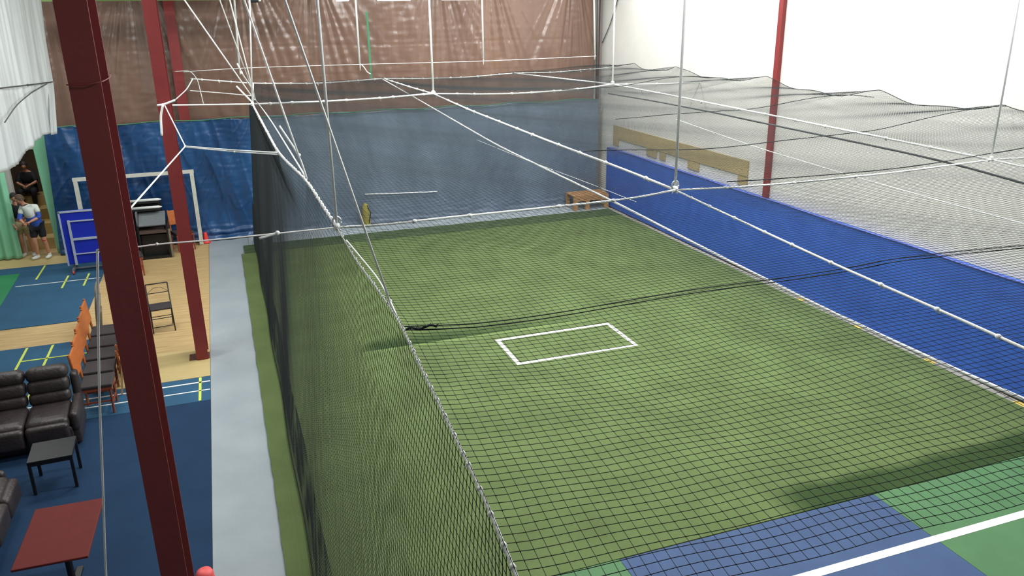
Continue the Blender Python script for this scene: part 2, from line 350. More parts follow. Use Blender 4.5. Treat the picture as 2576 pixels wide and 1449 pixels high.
# green curtains either side of the opening
def gdisp(s): return lambda u, v: .05*math.sin(u*22+s)*(.4+.6*(1-v))+.05*noise.noise(Vector((u*4, v*2, s)))
sheet('green_curtain', lambda u, v: ((-5.75+.77*u-.02*v, 22.0-.1*(1-v), .04+3.2*v), (0, -1, 0)), 60, 40, gdisp(1), GREENC, 'gathered green curtain at the left side of the doorway', 'curtain')
sheet('green_cloth', lambda u, v: ((-4.33+(.1*(1-v))+(.43-.12*(1-v)-.13*(1-v)*0)*u, 22.09, .03+3.2*v), (0, -1, 0)), 20, 20, lambda u, v: .01*noise.noise(Vector((u*4, v*4, 0))), GREENC, 'flat green cloth between the doorway and the blue tarpaulin', 'cloth')

# wall pad
mb = MB(); mb.box((10.73, 9.25, .9), (.12, 24.5, 1.74), bev=.02)
pad = thing('wall_pad', 'long royal blue padded barrier along the foot of the right wall', 'wall pad')
mb.obj('padding', PAD, pad)
MB().tube([(10.665, y, 1.775+.008*math.sin(y*2)) for y in np.linspace(-3, 21.45, 60)], .014, 8).obj('top_piping', mat('pale_blue_piping', (96, 110, 200), .5), pad, True)
# tan board on the wall above the pad
mb = MB(); X = RX-.014
def yz(poly): mb.add([(X-.012, y, z) for y, z in poly]+[(X+.012, y, z) for y, z in poly], [tuple(range(len(poly))), tuple(range(len(poly), 2*len(poly)))[::-1]]+[(i, (i+1) % len(poly), len(poly)+(i+1) % len(poly), len(poly)+i) for i in range(len(poly))])
yz([(21.3, 2.06), (14.75, 2.08), (14.75, 2.43), (21.3, 2.43)])
for a, b in ((20.95, 21.3), (19.3, 18.75), (18.6, 18.3), (17.2, 16.7), (15.1, 14.75)):
    a, b = max(a, b), min(a, b); yz([(a, 1.86), (b, 1.86), (b, 2.061), (a, 2.061)])
tag(mb.obj('tan_board', TAN), 'tan board with short legs fixed on the right wall above the blue pad', 'board')

# ------------------------------------------------------------------ steel columns
def column(y, label, z0=0, z1=8.15, x=-.785, wdt=.19, d=.45, m=RED, plate=True):
    t = thing('steel_column', label, 'column', (x, y, z0)); H = z1-z0
    MB().box((0, 0, H/2), (wdt, .018, H)).obj('flange', m, t)
    MB().box((0, d, H/2), (wdt, .018, H)).obj('flange', m, t)
    MB().box((0, d/2, H/2), (.014, d-.018, H)).obj('web', m, t)
    if plate: MB().box((-.05, d*.35, .012), (wdt+.14, d*.6, .02)).obj('base_plate', BRWD, t)
    return t
column(5.9, 'nearest tall dark red steel column, beside the red-brown table', m=RED1)
column(13.75, 'middle red steel column standing at the edge of the grey walkway')
column(22.03, 'farthest red steel column, its foot hidden behind the blue tarpaulin', d=.08, x=-.83, wdt=.24, plate=False)
t = tag(MB().box((10.755, 14.03, 4.9), (.085, .13, 6.5)).obj('wall_column', RED), 'slim red post fixed to the bright right wall', 'post')
tag(MB().box((10.66, 22.2, 4.1), (.07, .1, 7.9)).obj('corner_post', BRWD), 'dark brown post in the back right corner of the hall', 'post')
tag(MB().tube([(10.5, 21.9, 4.0), (10.5, 21.9, 8)], .03, 10).obj('corner_pipe', GREYF, smooth=True), 'grey vertical pipe beside the brown corner post', 'pipe')
# roof beam, lamps
tag(MB().box((-1.0, 21.2, 6.06), (6.0, .12, .22)).obj('roof_beam', GBEAM), 'green roof beam at the top edge above the brown sheet', 'beam')
for i, (x, y, l) in enumerate(((2.72, 18, .3), (3.85, 18.2, .75), (5.3, 18, .9), (6.85, 18.1, .9))):
    t = thing('tube_lamp', 'glowing strip lamp at the top edge, %s from the left' % ('first', 'second', 'third', 'fourth')[i], 'lamp', (x, y, 5.935), group='strip lamps along the top edge')
    MB().box((0, 0, 0), (l, .16, .06), bev=.01).obj('housing', GREYF, t)
    MB().tube([(-l/2+.02, 0, -.05), (l/2-.02, 0, -.05)], .03, 10).obj('tube', LAMPW, t, True)
    MB().tube([(0, 0, .03), (0, 0, 2.2)], .008, 6).obj('hanger', GREYF, t)
t = thing('spot_lamp', 'small black floodlight at the top edge left of the strip lamps', 'lamp', (.95, 18, 5.86))
MB().box((0, 0, .03), (.16, .14, .09), bev=.02).obj('housing', BLACK, t); MB().box((.1, -.02, .05), (.05, .1, .09), bev=.01).obj('lens', TSHOE, t)
MB().tube([(0, 0, .06), (0, 0, 2.3)], .012, 6).obj('hanger', BLACK, t)

# ------------------------------------------------------------------ netted cage
NZ = 4.0
side_px = [(637, 211), (635, 262), (700, 385), (735, 421), (772, 452), (805, 508), (848, 572), (900, 660), (950, 727), (1003, 805), (1060, 925), (1130, 1068), (1215, 1245), (1300, 1449), (1345, 1570)]
side = np.array([atz(p[0], p[1], NZ) for p in side_px])
side = side[np.argsort(side[:, 1])]
NY0 = side[0, 1]; NY1 = 21.5
def xl(y): return np.interp(y, side[:, 1], side[:, 0])
XR = 10.69
peaks = [20.0, 17.86, 14.25, 11.14, 8.75, 6.4, 4.0, 1.5]
def scal(y):
    pk = np.array(sorted(peaks+[22.2, -1])); y = np.asarray(y, float)
    i = np.clip(np.searchsorted(pk, y)-1, 0, len(pk)-2); f = (y-pk[i])/(pk[i+1]-pk[i]); return 4*f*(1-f)*np.minimum(1, (pk[i+1]-pk[i])/2.5)
YC = [-3.5, 6.45, 16.6, 21.5, 26]
def zz(x, y):
    x = np.asarray(x, float); y = np.asarray(y, float)
    e = np.clip((x-8)/(XR-8), 0, 1); base = 4.0+.25*e*e*(3-2*e)-.17*scal(y)*e**2
    # belly between the carrying ropes
    kx = np.where(x < 4.1, np.clip((x-.75)/3.35, 0, 1), np.clip((x-4.1)/3.8, 0, 1)); bx = 4*kx*(1-kx)
    ya = np.asarray(YC); i = np.clip(np.searchsorted(ya, y)-1, 0, len(ya)-2); ky = (y-ya[i])/(ya[i+1]-ya[i]); by = 4*ky*(1-ky)
    s = .05*bx+.03*by
    s = s+.022*np.sin(x*1.9+y*.7)*np.sin(y*1.1+x*.4)*np.clip((x-.7)*2, 0, 1)+.035*e*np.sin(y*4.1+x*2)*scal(y)
    return base-s+.02
def prisms(P, r):
    """P: (ncord, npts, 3) polylines -> triangular tubes"""
    nc, npt, _ = P.shape; T = np.gradient(P, axis=1); T /= np.linalg.norm(T, axis=2, keepdims=True)+1e-9
    up = np.zeros_like(T); vert = np.abs(T[..., 2]) > .8; up[..., 2] = 1; up[vert] = (1, 0, 0)
    U = np.cross(T, up); U /= np.linalg.norm(U, axis=2, keepdims=True)+1e-9; W = np.cross(U, T)
    V = np.stack([P+r*(math.cos(a)*U+math.sin(a)*W) for a in (PI/2, PI/2+2*PI/3, PI/2+4*PI/3)], axis=2).reshape(-1, 3)
    idx = (np.arange(nc)[:, None]*npt+np.arange(npt-1)[None])[..., None]*3
    F = np.concatenate([np.stack([idx[..., 0]+k, idx[..., 0]+(k+1) % 3, idx[..., 0]+3+(k+1) % 3, idx[..., 0]+3+k], -1).reshape(-1, 4) for k in range(3)])
    return V, F
def joinm(parts):
    V = []; F = []; n = 0
    for v, f in parts: V.append(v); F.append(f+n); n += len(v)
    return np.concatenate(V), np.concatenate(F)
def knots(P, r):
    P = P.reshape(-1, 3); d = np.array([(1, 0, 0), (0, 1, 0), (-1, 0, 0), (0, -1, 0), (0, 0, 1), (0, 0, -1)])*r
    V = (P[:, None]+d[None]).reshape(-1, 3); q = np.array([(0, 1, 4, 4), (1, 2, 4, 4), (2, 3, 4, 4), (3, 0, 4, 4), (1, 0, 5, 5), (2, 1, 5, 5), (3, 2, 5, 5), (0, 3, 5, 5)])
    F = (np.arange(len(P))[:, None, None]*6+q[None]).reshape(-1, 4); return V, F[:, :3]
CELL = .0455; CR = .0015
cage = thing('cage_net', 'black square-mesh net forming the roof and near side of the turf cage', 'net')
nv = int((NY1-NY0)/CELL); nu = int((XR-.75)/CELL)
gy = NY0+np.arange(nv+1)*(NY1-NY0)/nv
def jit(u, y): return .010*np.sin(u*37+y*1.3)*np.sin(y*3.1+u*9)+.006*np.sin(u*83+y*5.7)
def roofP(u, y):   # u 0..1 across, y array
    yy = y+jit(u, y)*np.clip(u*20, 0, 1)+.14*np.sin(u*2.6)*0; x = xl(yy)+u*(XR-xl(yy)); x = x+.010*np.sin(y*2.3+u*25)*np.clip(u*20, 0, 1)*np.clip((1-u)*20, 0, 1)
    return np.stack([x, yy, np.where(u < .004, NZ, zz(x, yy))], -1)
u1 = np.linspace(0, 1, 120); U, Y = np.meshgrid(u1, gy); A = prisms(roofP(U, Y), CR)
y2 = np.linspace(NY0, NY1, 260); gu = np.arange(1, nu+1)/nu; U, Y = np.meshgrid(gu, y2, indexing='ij'); B = prisms(roofP(U, Y), .0012)
V, F = joinm([A, B]); rawmesh('roof_netting', V, F, NETM, cage)
U, Y = np.meshgrid(gu, gy[gy < 7.5]); K = roofP(U, Y); keep = K[..., 0] < K[..., 1]*1.25+1.5
V, F = knots(K[keep], .0029); rawmesh('net_knot', V, F, NETM, cage)['kind'] = 'stuff'
def seam(pts, r, dbl=.0):
    mb = MB(); mb.tube(pts, r, 6)
    if dbl: mb.tube([(p[0], p[1]+dbl, p[2]+.004) for p in pts], r, 6)
    return mb.obj('seam', NETM, cage, True)
# side netting
def xbot(y): return np.interp(y, [0, 7.3, 22], [.34, .362, .49])+.012*np.sin(y*1.7)
SMX = np.poly1d(np.polyfit(side[:, 1], side[:, 0], 1))
def sideP(s, y):   # s 0 top..1 bottom
    xt = xl(y); top = np.where(y > 21.2, NZ, NZ); z = top*(1-s)+.012; sm = SMX(np.clip(y, NY0, 22)); wq = np.clip(s*7, 0, 1); wq = wq*wq*(3-2*wq)
    xt = xt*(1-wq)+sm*wq; x = xt+(xbot(y)-xt)*s+.02*np.sin(y*.9+s*3)*s*(1-s)
    return np.stack([x, y+.006*np.sin(s*40+y*7), z], -1)
ns = int(4.0/CELL); gs = np.arange(0, ns+1)/ns
Sg, Y = np.meshgrid(gs, np.linspace(NY0, 21.55, 260), indexing='ij'); A = prisms(sideP(Sg, Y), .0015)
gy2 = np.arange(NY0, 21.55, CELL); Sg, Y = np.meshgrid(np.linspace(0, 1, 26), gy2); B = prisms(sideP(Sg, Y), .0017)
V, F = joinm([A, B]); rawmesh('side_netting', V, F, NETM, cage)
ks = int(1.1/CELL); sk = 1-np.arange(0, ks+1)*CELL/4.0
off = np.array((-.035, .013, .0))
Sg, Y = np.meshgrid(sk, np.linspace(4.6, 21.4, 200), indexing='ij'); A = prisms(sideP(Sg, Y)+off, .0014)
Sg, Y = np.meshgrid(np.linspace(sk[-1], 1, 8), np.arange(4.62, 21.4, CELL)); B = prisms(sideP(Sg, Y)+off, .0014)
V, F = joinm([A, B]); rawmesh('bottom_skirt', V, F, NETM, cage)
seam([(float(xbot(y))-.03, y, .045) for y in np.linspace(4.6, 21.5, 160)], .006)
Sg, Y = np.meshgrid(gs[:70], gy2[gy2 < 4.2]); V, F = knots(sideP(Sg, Y), .0027); o = rawmesh('side_net_knot', V, F, NETM, cage); o['kind'] = 'stuff'
# seams where net panels are laced together (dark doubled cord)
for ys, r, db, x0 in ((3.95, .0032, .045, None), (6.6, .005, 0, 4.6), (8.68, .0055, 0, 4.0), (11.8, .006, 0, 6), (16.3, .007, 0, 7)):
    xs = np.linspace(x0 if x0 else float(xl(ys)), XR, 50); wob = [.012*math.sin(x*3) for x in xs]
    pts = [(x, ys+q-(.6 if ys == 11.8 else 0)*max(0, (x-7)/4), float(zz(x, ys))+.004) for x, q in zip(xs, wob)]
    seam(pts, r, db)
# tail of lacing at the near left seam
tail = MB(); tail.tube([(.80+i*.021, 3.95+.006*math.sin(i*2.1), 4.0+.008*math.sin(i*1.3)) for i in range(9)], .006, 6)
for i in range(5): tail.tube([(.82+i*.035, 3.95, 4.0), (.82+i*.035+.012, 3.93+.03*(i % 2), 4.015)], .0025, 5)
tail.obj('lacing_tail', NETM, cage, True)
# right edge lacing
ys = np.linspace(NY0, 21.5, 260); seam([(XR, y, float(zz(XR, y))+.004) for y in ys], .006)

def rope(name, pts, r, label, m=None, knotat=(), cat='rope', bead=0, group=None, sub=6):
    """polyline through the given points, softened; knotat: indices with a knot; bead: spacing of small ties"""
    P = np.array([np.array(p, float) for p in pts])
    d = np.r_[0, np.cumsum(np.linalg.norm(np.diff(P, axis=0), axis=1))]
    n = max(2, (len(P)-1)*sub+1); q = np.linspace(0, d[-1], n)
    Q = np.stack([np.interp(q, d, P[:, k]) for k in range(3)], -1)
    if len(P) > 2:
        for _ in range(3): Q[1:-1] = .25*Q[:-2]+.5*Q[1:-1]+.25*Q[2:]
    mb = MB(); mb.tube(Q, r, 8)
    for i in knotat: mb.ball(P[i], r*1.9, 8, 6)
    if bead:
        for s in np.arange(bead*.7, d[-1]-bead*.3, bead):
            s += random.uniform(-.25, .25)*bead; c = np.array([np.interp(s, q, Q[:, k]) for k in range(3)])
            j = min(np.searchsorted(q, s), n-1); tdir = Q[j]-Q[j-1]; tdir /= np.linalg.norm(tdir)
            mb.tube([c-tdir*r*1.8, c, c+tdir*r*1.8], [r*1.3, r*1.75, r*1.3], 7)
            c2 = c+np.array((random.uniform(-1, 1), random.uniform(-1, 1), random.uniform(-1.6, .4)))*r*2.2; mb.tube([c, c2], r*.55, 5)
    return tag(mb.obj(name, m or ROPE, smooth=True), label, cat, group)
Z = lambda *L: [atz(a, b, NZ) for a, b in L]
PY = lambda y, *L: [aty(a, b, y) for a, b in L]
PX = lambda x, *L: [atx(a, b, x) for a, b in L]

# carrying ropes
i21 = [p for p in side if p[1] > 4.0]
rope('side_rope', [p for p in side if p[1] < 6.4], .0062, 'white rope lacing the roof and side nets, nearest stretch running down to the bottom edge', bead=.145, sub=8)
rope('side_rope', [p for p in side if p[1] > 6.2], .0105, 'white rope along the top of the side net, far stretch zigzagging past the tie points', bead=.13, sub=8, knotat=(0,))
rope('net_cable', PY(6.4, (245, 628), (330, 624), (395, 614), (520, 605), (700, 587), (848, 572)), .006, 'thin white rope from the near red column to the corner joint of the net', knotat=(2, 4))
rope('net_cable', PY(6.4, (848, 572), (960, 566), (1100, 550), (1300, 530), (1540, 505), (1620, 494), (1698, 478)), .010, 'white cross rope between the two nearest net joints', knotat=(0,), bead=.7)
rope('net_cable', PY(6.42, (1698, 478), (1850, 471), (2000, 460), (2250, 434), (2493, 402)), .009, 'white cross rope from the middle ring joint to the right joint', bead=.8)
rope('net_cable', PY(6.42, (2493, 402), (2540, 399), (2640, 395)), .009, 'white cross rope leaving the right joint at the frame edge')
rope('net_cable', PY(16.5, (395, 265), (470, 264), (635, 262)), .014, 'white rope from the middle red column to the far side-net knot', knotat=(2,))
rope('net_cable', PY(16.5, (635, 262), (800, 256), (960, 247), (1090, 235)), .017, 'white far cross rope left of the centre hanger', bead=.5)
rope('net_cable', PY(16.8, (1090, 236), (1210, 237), (1310, 235), (1450, 225), (1541, 212)), .017, 'white far cross rope between the two far hangers', bead=.6)
rope('net_cable', PY(16.9, (1541, 212), (1650, 212), (1760, 207), (1900, 200)), .017, 'white far cross rope running right towards the bright wall', bead=.7)
rope('net_cable', PY(21.5, (480, 198), (560, 204), (637, 210), (800, 210), (900, 203), (962, 197), (1050, 198), (1170, 195), (1290, 184), (1400, 182), (1510, 172), (1600, 160)), .015, 'white edge rope of the roof net across the back wall', bead=.35)
rope('net_cable', [atz(*p, NZ) for p in ((962, 197), (1025, 217), (1090, 236))], .016, 'white lengthwise rope, far stretch behind the centre hanger', bead=.6)
rope('net_cable', Z((1090, 236), (1190, 280), (1300, 323), (1420, 370), (1540, 415), (1620, 446), (1698, 478)), .0135, 'white lengthwise rope from the centre hanger to the middle ring joint', bead=.75)
rope('net_cable', Z((1698, 478), (1830, 540), (1950, 596), (2100, 665), (2250, 731), (2420, 805), (2620, 896)), .0085, 'white lengthwise rope from the middle ring joint to the right edge, over the blue pad', bead=.42)
rope('lower_cable', PX(3.95, (962, 199), (1060, 255), (1250, 365), (1400, 438), (1540, 505), (1700, 588), (1900, 690), (2250, 862), (2576, 1005), (2680, 1050)), .012, 'dashed-looking white rope slung under the roof net, ending over the turf edge')
rope('lower_cable', PX(3.9, (1200, 352), (1330, 405), (1485, 462), (1600, 508)), .003, 'faint thin cord under the net above the long slung rope')
rope('net_cable', Z((1290, 184), (1400, 196), (1541, 212)), .014, 'white lengthwise rope behind the right far hanger')
rope('net_cable', Z((1541, 212), (1700, 242), (1900, 282), (2100, 322), (2300, 362), (2493, 402)), .013, 'white lengthwise rope from the right far hanger to the right joint', bead=.9)
rope('net_cable', Z((2493, 402), (2600, 425)), .010, 'short white lengthwise rope leaving the right joint')
rope('lower_cable', PX(8.0, (1530, 235), (1650, 255), (1800, 284), (1950, 316), (2100, 347), (2250, 378), (2400, 412), (2650, 482)), .013, 'dark rope slung under the net in front of the bright wall', m=ROPED)  # rope in shadow, its shade given by the dark rope colour
rope('lower_cable', PX(8.0, (1700, 300), (1900, 370), (2160, 448), (2380, 510), (2650, 583)), .007, 'thin faint white rope below the dark slung rope on the right')
rope('wall_cable', PY(21.7, (462, 181), (600, 171), (905, 162), (1216, 154), (1500, 141)), .008, 'thin line strung across the brown sheet joining the four white droppers')
# hangers with a ring
def hanger(p, r, label, ring=False, top=8.0, tx=None):
    t = thing('net_hanger', label, 'hanger', p)
    MB().tube([(0, 0, .02), ((tx or 0)*.5, 0, (top-p[2])/2), (tx or 0, 0, top-p[2])], r, 8).obj('line', ROPE, t, True)
    k = MB(); k.ball((0, 0, .012), r*2.4, 10, 7)
    for a in range(4): k.tube([(0, 0, .0), (.03*math.cos(a*1.6), .03*math.sin(a*1.6), -.03)], r*.5, 5)
    k.obj('knot', ROPE, t, True)
    if ring:
        MB().tube([(.034*math.cos(a), 0, .045+.04*math.sin(a)) for a in np.linspace(0, 2*PI, 17)], .009, 8).obj('ring', CHROME, t, True)
    return t
hanger(tuple(atz(1698, 478, NZ)), .0125, 'white hanger line with a metal ring, above the blue pad in the centre right', True)
hanger(tuple(atz(848, 572, NZ)), .011, 'white hanger line at the near left net joint, beside the side net', True)
hanger(tuple(atz(1090, 235, NZ)), .022, 'white hanger line in the middle, ending on the far cross rope')
hanger(tuple(atz(1541, 210, NZ)), .020, 'white hanger line just right of the back corner post', )
hanger(tuple(atz(2493, 400, NZ)), .010, 'faint white hanger line near the right edge over the bright wall')
hanger(tuple(atz(635, 262, NZ)), .014, 'white hanger line at the far left knot of the side net', tx=.35)
for i, (a, b) in enumerate((((588, -20), (604, 188)), ((893, -20), (906, 178)), ((1212, -20), (1216, 163)), ((1494, -20), (1496, 150)))):
    p0, p1 = aty(*b, 21.8), aty(*a, 21.8); p1 = p0+(p1-p0)*2.0
    t = thing('dropper_pole', 'white vertical pole in front of the brown sheet, %s' % ('leftmost of four', 'second, beside the green strap', 'third, right of the centre hanger', 'rightmost, beside the corner pipe')[i], 'pole', tuple(p0), group='white droppers on the brown sheet')
    MB().tube([(0, 0, .16), tuple(p1-p0)], .026, 10).obj('pole', ROPE, t, True); MB().tube([(0, 0, 0), (.01, 0, .2)], .012, 6).obj('rope_end', ROPE, t, True)
tag(MB().box((3.9, 21.88, 4.8), (.055, .012, 1.7)).obj('green_strap', GSTR), 'green strap hanging in front of the brown sheet', 'strap')
rope('strap_tie', PY(21.85, (906, 160), (915, 168), (924, 182), (932, 186)), .014, 'short white tie between the pole and the green strap')
# guy ropes from the side net up to the roof
def up(p, q, k): p = np.array(p); q = np.array(q); return [p, q, p+(q-p)*k]
for a, b, ya, r, lb in (((640, 252), (464, 0), 16.2, .013, 'leftmost white guy rope slanting up from the far side-net knot'),
                        ((634, 225), (560, 20), 17.2, .012, 'white guy rope slanting up just left of the far hanger'),
                        ((642, 250), (583, 20), 16.4, .012, 'white guy rope crossing the leftmost white pole'),
                        ((772, 450), (614, 0), 8.5, .0095, 'white guy rope from the middle bend of the side rope'),
                        ((983, 765), (724, 20), 4.5, .0065, 'long white guy rope slanting down to the near part of the side rope')):
    P = up(atz(*a, NZ), aty(*b, ya+.2), 1.9); rope('guy_rope', P, r, lb, sub=2)
rope('guy_rope', [atz(642, 250, NZ), atz(680, 300, NZ)+np.array((0, 0, .0)), atz(772, 450, NZ)], .009, 'white rope doubling the side rope between its far knot and middle bend')
rope('guy_rope', [aty(703, 317, 8.8), aty(752, 390, 8.6), atz(772, 450, NZ)], .010, 'short white rope end standing off the middle bend of the side rope', knotat=(1,))
rope('guy_rope', [atz(872, 611, NZ)+np.array((0, 0, .02)), atz(951, 710, NZ)+np.array((0, 0, .03)), atz(983, 765, NZ)+np.array((0, 0, .02)), atz(1000, 800, NZ)], .005, 'thin white rope beside the near side rope', knotat=(2, 3))
rope('tie_rope', [aty(597, 160, 17.5), aty(607, 183, 17.5), atz(635, 225, NZ)], .016, 'short thick rope end up and left of the far side-net knot', knotat=(1,))
rope('tie_rope', [aty(595, 217, 17.0), atz(635, 258, NZ)], .016, 'short thick rope end just above the far side-net knot')
rope('tie_rope', [aty(318, 535, 6.45), atz(466, 368, NZ)], .0075, 'bright rope slanting from the near column up to the tie point')
rope('tie_rope', [atz(466, 368, NZ), atz(590, 378, NZ), atz(702, 384, NZ)], .008, 'upper of two parallel ropes from the tie point to the side net', knotat=(0,))
rope('tie_rope', [atz(466, 370, NZ-.02), atz(590, 382, NZ-.02), atz(702, 389, NZ-.02)], .007, 'lower of two parallel ropes from the tie point to the side net', knotat=(1,))
rope('tie_rope', [atz(466, 368, NZ), aty(415, 266, 13.6)], .008, 'faint rope from the tie point up to the middle red column')
rope('tie_rope', PY(13.62, (395, 265), (412, 263), (440, 252)), .016, 'rope wound round the front of the middle red column')
rope('tie_rope', PY(13.6, (410, 264), (404, 290), (407, 341)), .016, 'loose rope end hanging on the face of the middle red column')
rope('tie_rope', PY(16.0, (440, 252), (470, 225), (485, 198)), .009, 'thin rope rising right of the middle red column')
rope('tie_rope', [aty(440, 180, 22.0)]+PY(21.8, (455, 179), (480, 178), (497, 200), (512, 262)), .01, 'pale cord curving down in front of the brown sheet by the far column')
rope('tie_rope', PY(17.0, (478, 228), (560, 234), (632, 241)), .007, 'thin double line from the far column to the side net')
rope('tie_rope', [aty(652, 600, 6.4), aty(698, 586, 6.4)], .010, 'stubby white rope end on the near cross rope, by the side net', knotat=(1,))
rope('drop_line', PY(6.4, (245, 628), (247, 800), (250, 1000), (258, 1200), (266, 1449))+[np.array((-1.45, 6.4, .3)), np.array((-1.5, 6.4, .03))], .0085, 'white line hanging straight down over the sofa and red-brown table')
cy = 5.885; CZ = 5.2
rope('column_band', [(-.89, cy, CZ), (-.785, cy-.012, CZ-.005), (-.68, cy, CZ+.01), (-.66, cy+.25, CZ+.02), (-.68, cy+.49, CZ+.02)], .004, 'thin cord tied round the nearest red column high up', m=RED1)
rope('sheet_cord', PX(-3.33, (-20, 224), (70, 214), (132, 206)), .012, 'dark cord stretched across the white plastic sheet', m=ROPED, knotat=(1,))
rope('sheet_cord', PX(-3.31, (118, 211), (80, 232), (40, 265), (12, 308)), .010, 'dark loose cord sagging over the white plastic sheet', m=ROPED)
rope('wall_wire', PX(10.76, (1560, -20), (1535, 62), (1515, 108)), .012, 'dark wire slanting on the white wall beside the corner', m=ROPED)

# lamp reflection in the tarpaulin, shaped as an added white rod
t = MB(); t.tube([aty(918, 489, 21.9), aty(1005, 486, 21.9), aty(1100, 482, 21.9)], .015, 8); 
tag(t.obj('lamp_reflection_rod', ROPE, smooth=True), 'lamp reflection shaped as a white rod on the blue tarpaulin behind the net', 'reflection')
t = thing('kit_bag', 'dim yellow-green bag standing against the blue tarpaulin behind the net', 'bag', (3.47, 21.75, .012))
MB().lathe((0, 0, 0), [(.1, 0), (.12, .1), (.11, .45), (.08, .62), (.03, .66)], 14).obj('body', mat('olive_cloth', (150, 140, 70), .8), t, True)
MB().tube([(.05, -.1, .1), (.12, -.11, .4), (.04, -.08, .62)], .012, 6).obj('strap', BLACK, t, True)

# ------------------------------------------------------------------ goal, cones, bench
g = thing('goal_frame', 'cream painted goal frame standing before the blue tarpaulin', 'goal', (-2.17, 21.62, .012))
MB().box((1.33, 0, .93), (.09, .09, 1.86)).obj('goal_post', GOALW, g); MB().box((-1.3, 0, .93), (.09, .09, 1.86)).obj('goal_post', GOALW, g)
MB().box((.015, 0, 1.9), (2.74, .09, .08)).obj('crossbar', GOALW, g)
for i in range(2): MB().tube([((-1.3, 1.33)[i], .02, 1.85), ((-1.3, 1.33)[i], .12, 0.02)], .012, 6).obj('back_stay', GOALW, g)
def cone(loc, h, r, m, label, cat='cone'):
    t = thing('marker_cone', label, cat, loc)
    MB().lathe((0, 0, 0), [(r, .0), (r, .015), (r*.72, .03), (r*.62, h*.4), (r*.45, h*.9), (r*.38, h), (r*.2, h)], 20).obj('body', m, t, True)
    MB().box((0, 0, .008), (r*2.3, r*2.3, .016), bev=.004).obj('base', m, t)
    return t
cone((-.73, 21.75, .014), .27, .1, CONE, 'small red cone beside the right goal post')
t = thing('traffic_cone', 'coral pink plastic cone top showing at the bottom edge beside the near column', 'cone', (-.70, 7.32, .014))
MB().lathe((0, 0, 0), [(.16, 0), (.16, .02), (.13, .03), (.1, .2), (.085, .33), (.07, .36), (.03, .37)], 22).obj('body', CONE2, t, True)
b = thing('wooden_bench', 'low wooden slatted bench against the back wall corner behind the net', 'bench', (10.05, 21.5, .014))
for i in range(4): MB().box((0, -.24+.16*i, .42), (1.12, .14, .03)).obj('slat', PALLET, b)
MB().box((0, -.32, .34), (1.12, .03, .14)).obj('apron', PALLET, b)
for x in (-.5, -.12, .5): MB().box((x, -.3, .2), (.13, .08, .4)).obj('leg', PALLET, b)
for x in (-.5, .5): MB().box((x, .26, .2), (.11, .08, .4)).obj('leg', PALLET, b)

# ------------------------------------------------------------------ table tennis table
t = thing('table_tennis_table', 'folded royal blue table tennis table on wheels beside the near column', 'table tennis table', (-2.98, 20.2, .013))
MB().box((0, -.06, .82), (1.40, .03, 1.22), bev=.004).obj('playing_half', TTB, t)
MB().box((0, .12, .82), (1.40, .03, 1.22), bev=.004).obj('playing_half', TTB, t)
fr = MB(); fr.box((0, -.08, 1.44), (1.44, .05, .035)); fr.box((-.71, -.08, .82), (.035, .05, 1.26)); fr.box((.71, -.08, .82), (.035, .05, 1.26)); fr.obj('edge_trim', TTF, t)
fr = MB()
fr.box((-.54, -.105, .72), (.05, .04, 1.05)); fr.box((.54, -.105, .72), (.05, .04, 1.05))
for z, h in ((1.22, .025), (.8, .05), (.45, .02)): fr.box((0, -.105, z), (1.1, .035, h))
fr.obj('under_frame', TTF, t)
fr = MB(); fr.box((-.62, .03, .1), (.04, .5, .04)); fr.box((.62, .03, .1), (.04, .5, .04)); fr.box((0, -.02, .1), (1.25, .03, .03)); fr.box((-.62, .03, .35), (.03, .03, .5)); fr.box((.62, .03, .35), (.03, .03, .5)); fr.obj('trolley', GREYF, t)
for x in (-.62, .62):
    for y in (-.2, .26): wv = MB(); wv.tube([(x-.015, y, .045), (x+.015, y, .045)], .045, 14); wv.obj('wheel', CONE if (x < 0 and y < 0) else BLACK, t, True)

# black console cabinet with tilted grey lid
t = thing('console_cabinet', 'black open cabinet with a tilted grey top under two white rolls', 'cabinet', (-1.86, 20.95, .012))
c = MB(); c.box((-.32, 0, .4), (.04, .6, .8)); c.box((.32, 0, .4), (.04, .6, .8)); c.box((0, .28, .4), (.6, .04, .8)); c.box((0, 0, .03), (.6, .56, .06)); c.obj('case', BLACK, t)
MB().box((0, -.12, .3), (.58, .02, .52)).obj('front_panel', BLACK, t)
MB().box((0, -.1, .66), (.6, .4, .06)).obj('shelf', mat('brown_shelf', (84, 66, 60), .7), t)
MB().box((0, -.02, .93), (.6, .5, .03), rx=.5).obj('tilted_lid', mat('grey_mesh_lid', (112, 118, 120), .6, .15, 40), t)
MB().box((-.33, .05, .75), (.03, .4, .75)).obj('side_post', GREYF, t); MB().box((.36, -.26, .35), (.05, .06, .7)).obj('leg', DUSTM, t)
for i, (z, y) in enumerate(((1.362, .22), (1.197, .12))):
    o = MB(); o.tube([(-2.3, 20.95+y, z), (-1.68, 20.95+y, z), (-1.6, 20.95+y, z)], [.035, .035, .008], 12)
    tag(o.obj('white_roll', WHITEP, smooth=True), '%s white roll lying above the tilted grey cabinet top' % ('upper', 'lower')[i], 'roll')
o = MB(); o.box((-1.98, 21.38, .64), (.7, .04, 1.25)); o.box((-1.98, 21.25, 1.31), (.66, .3, .03)); o.box((-1.98, 21.13, 1.145), (.66, .26, .03))
tag(o.obj('roll_rack', BLACK), 'black rack standing behind the cabinet and carrying the white rolls', 'rack')

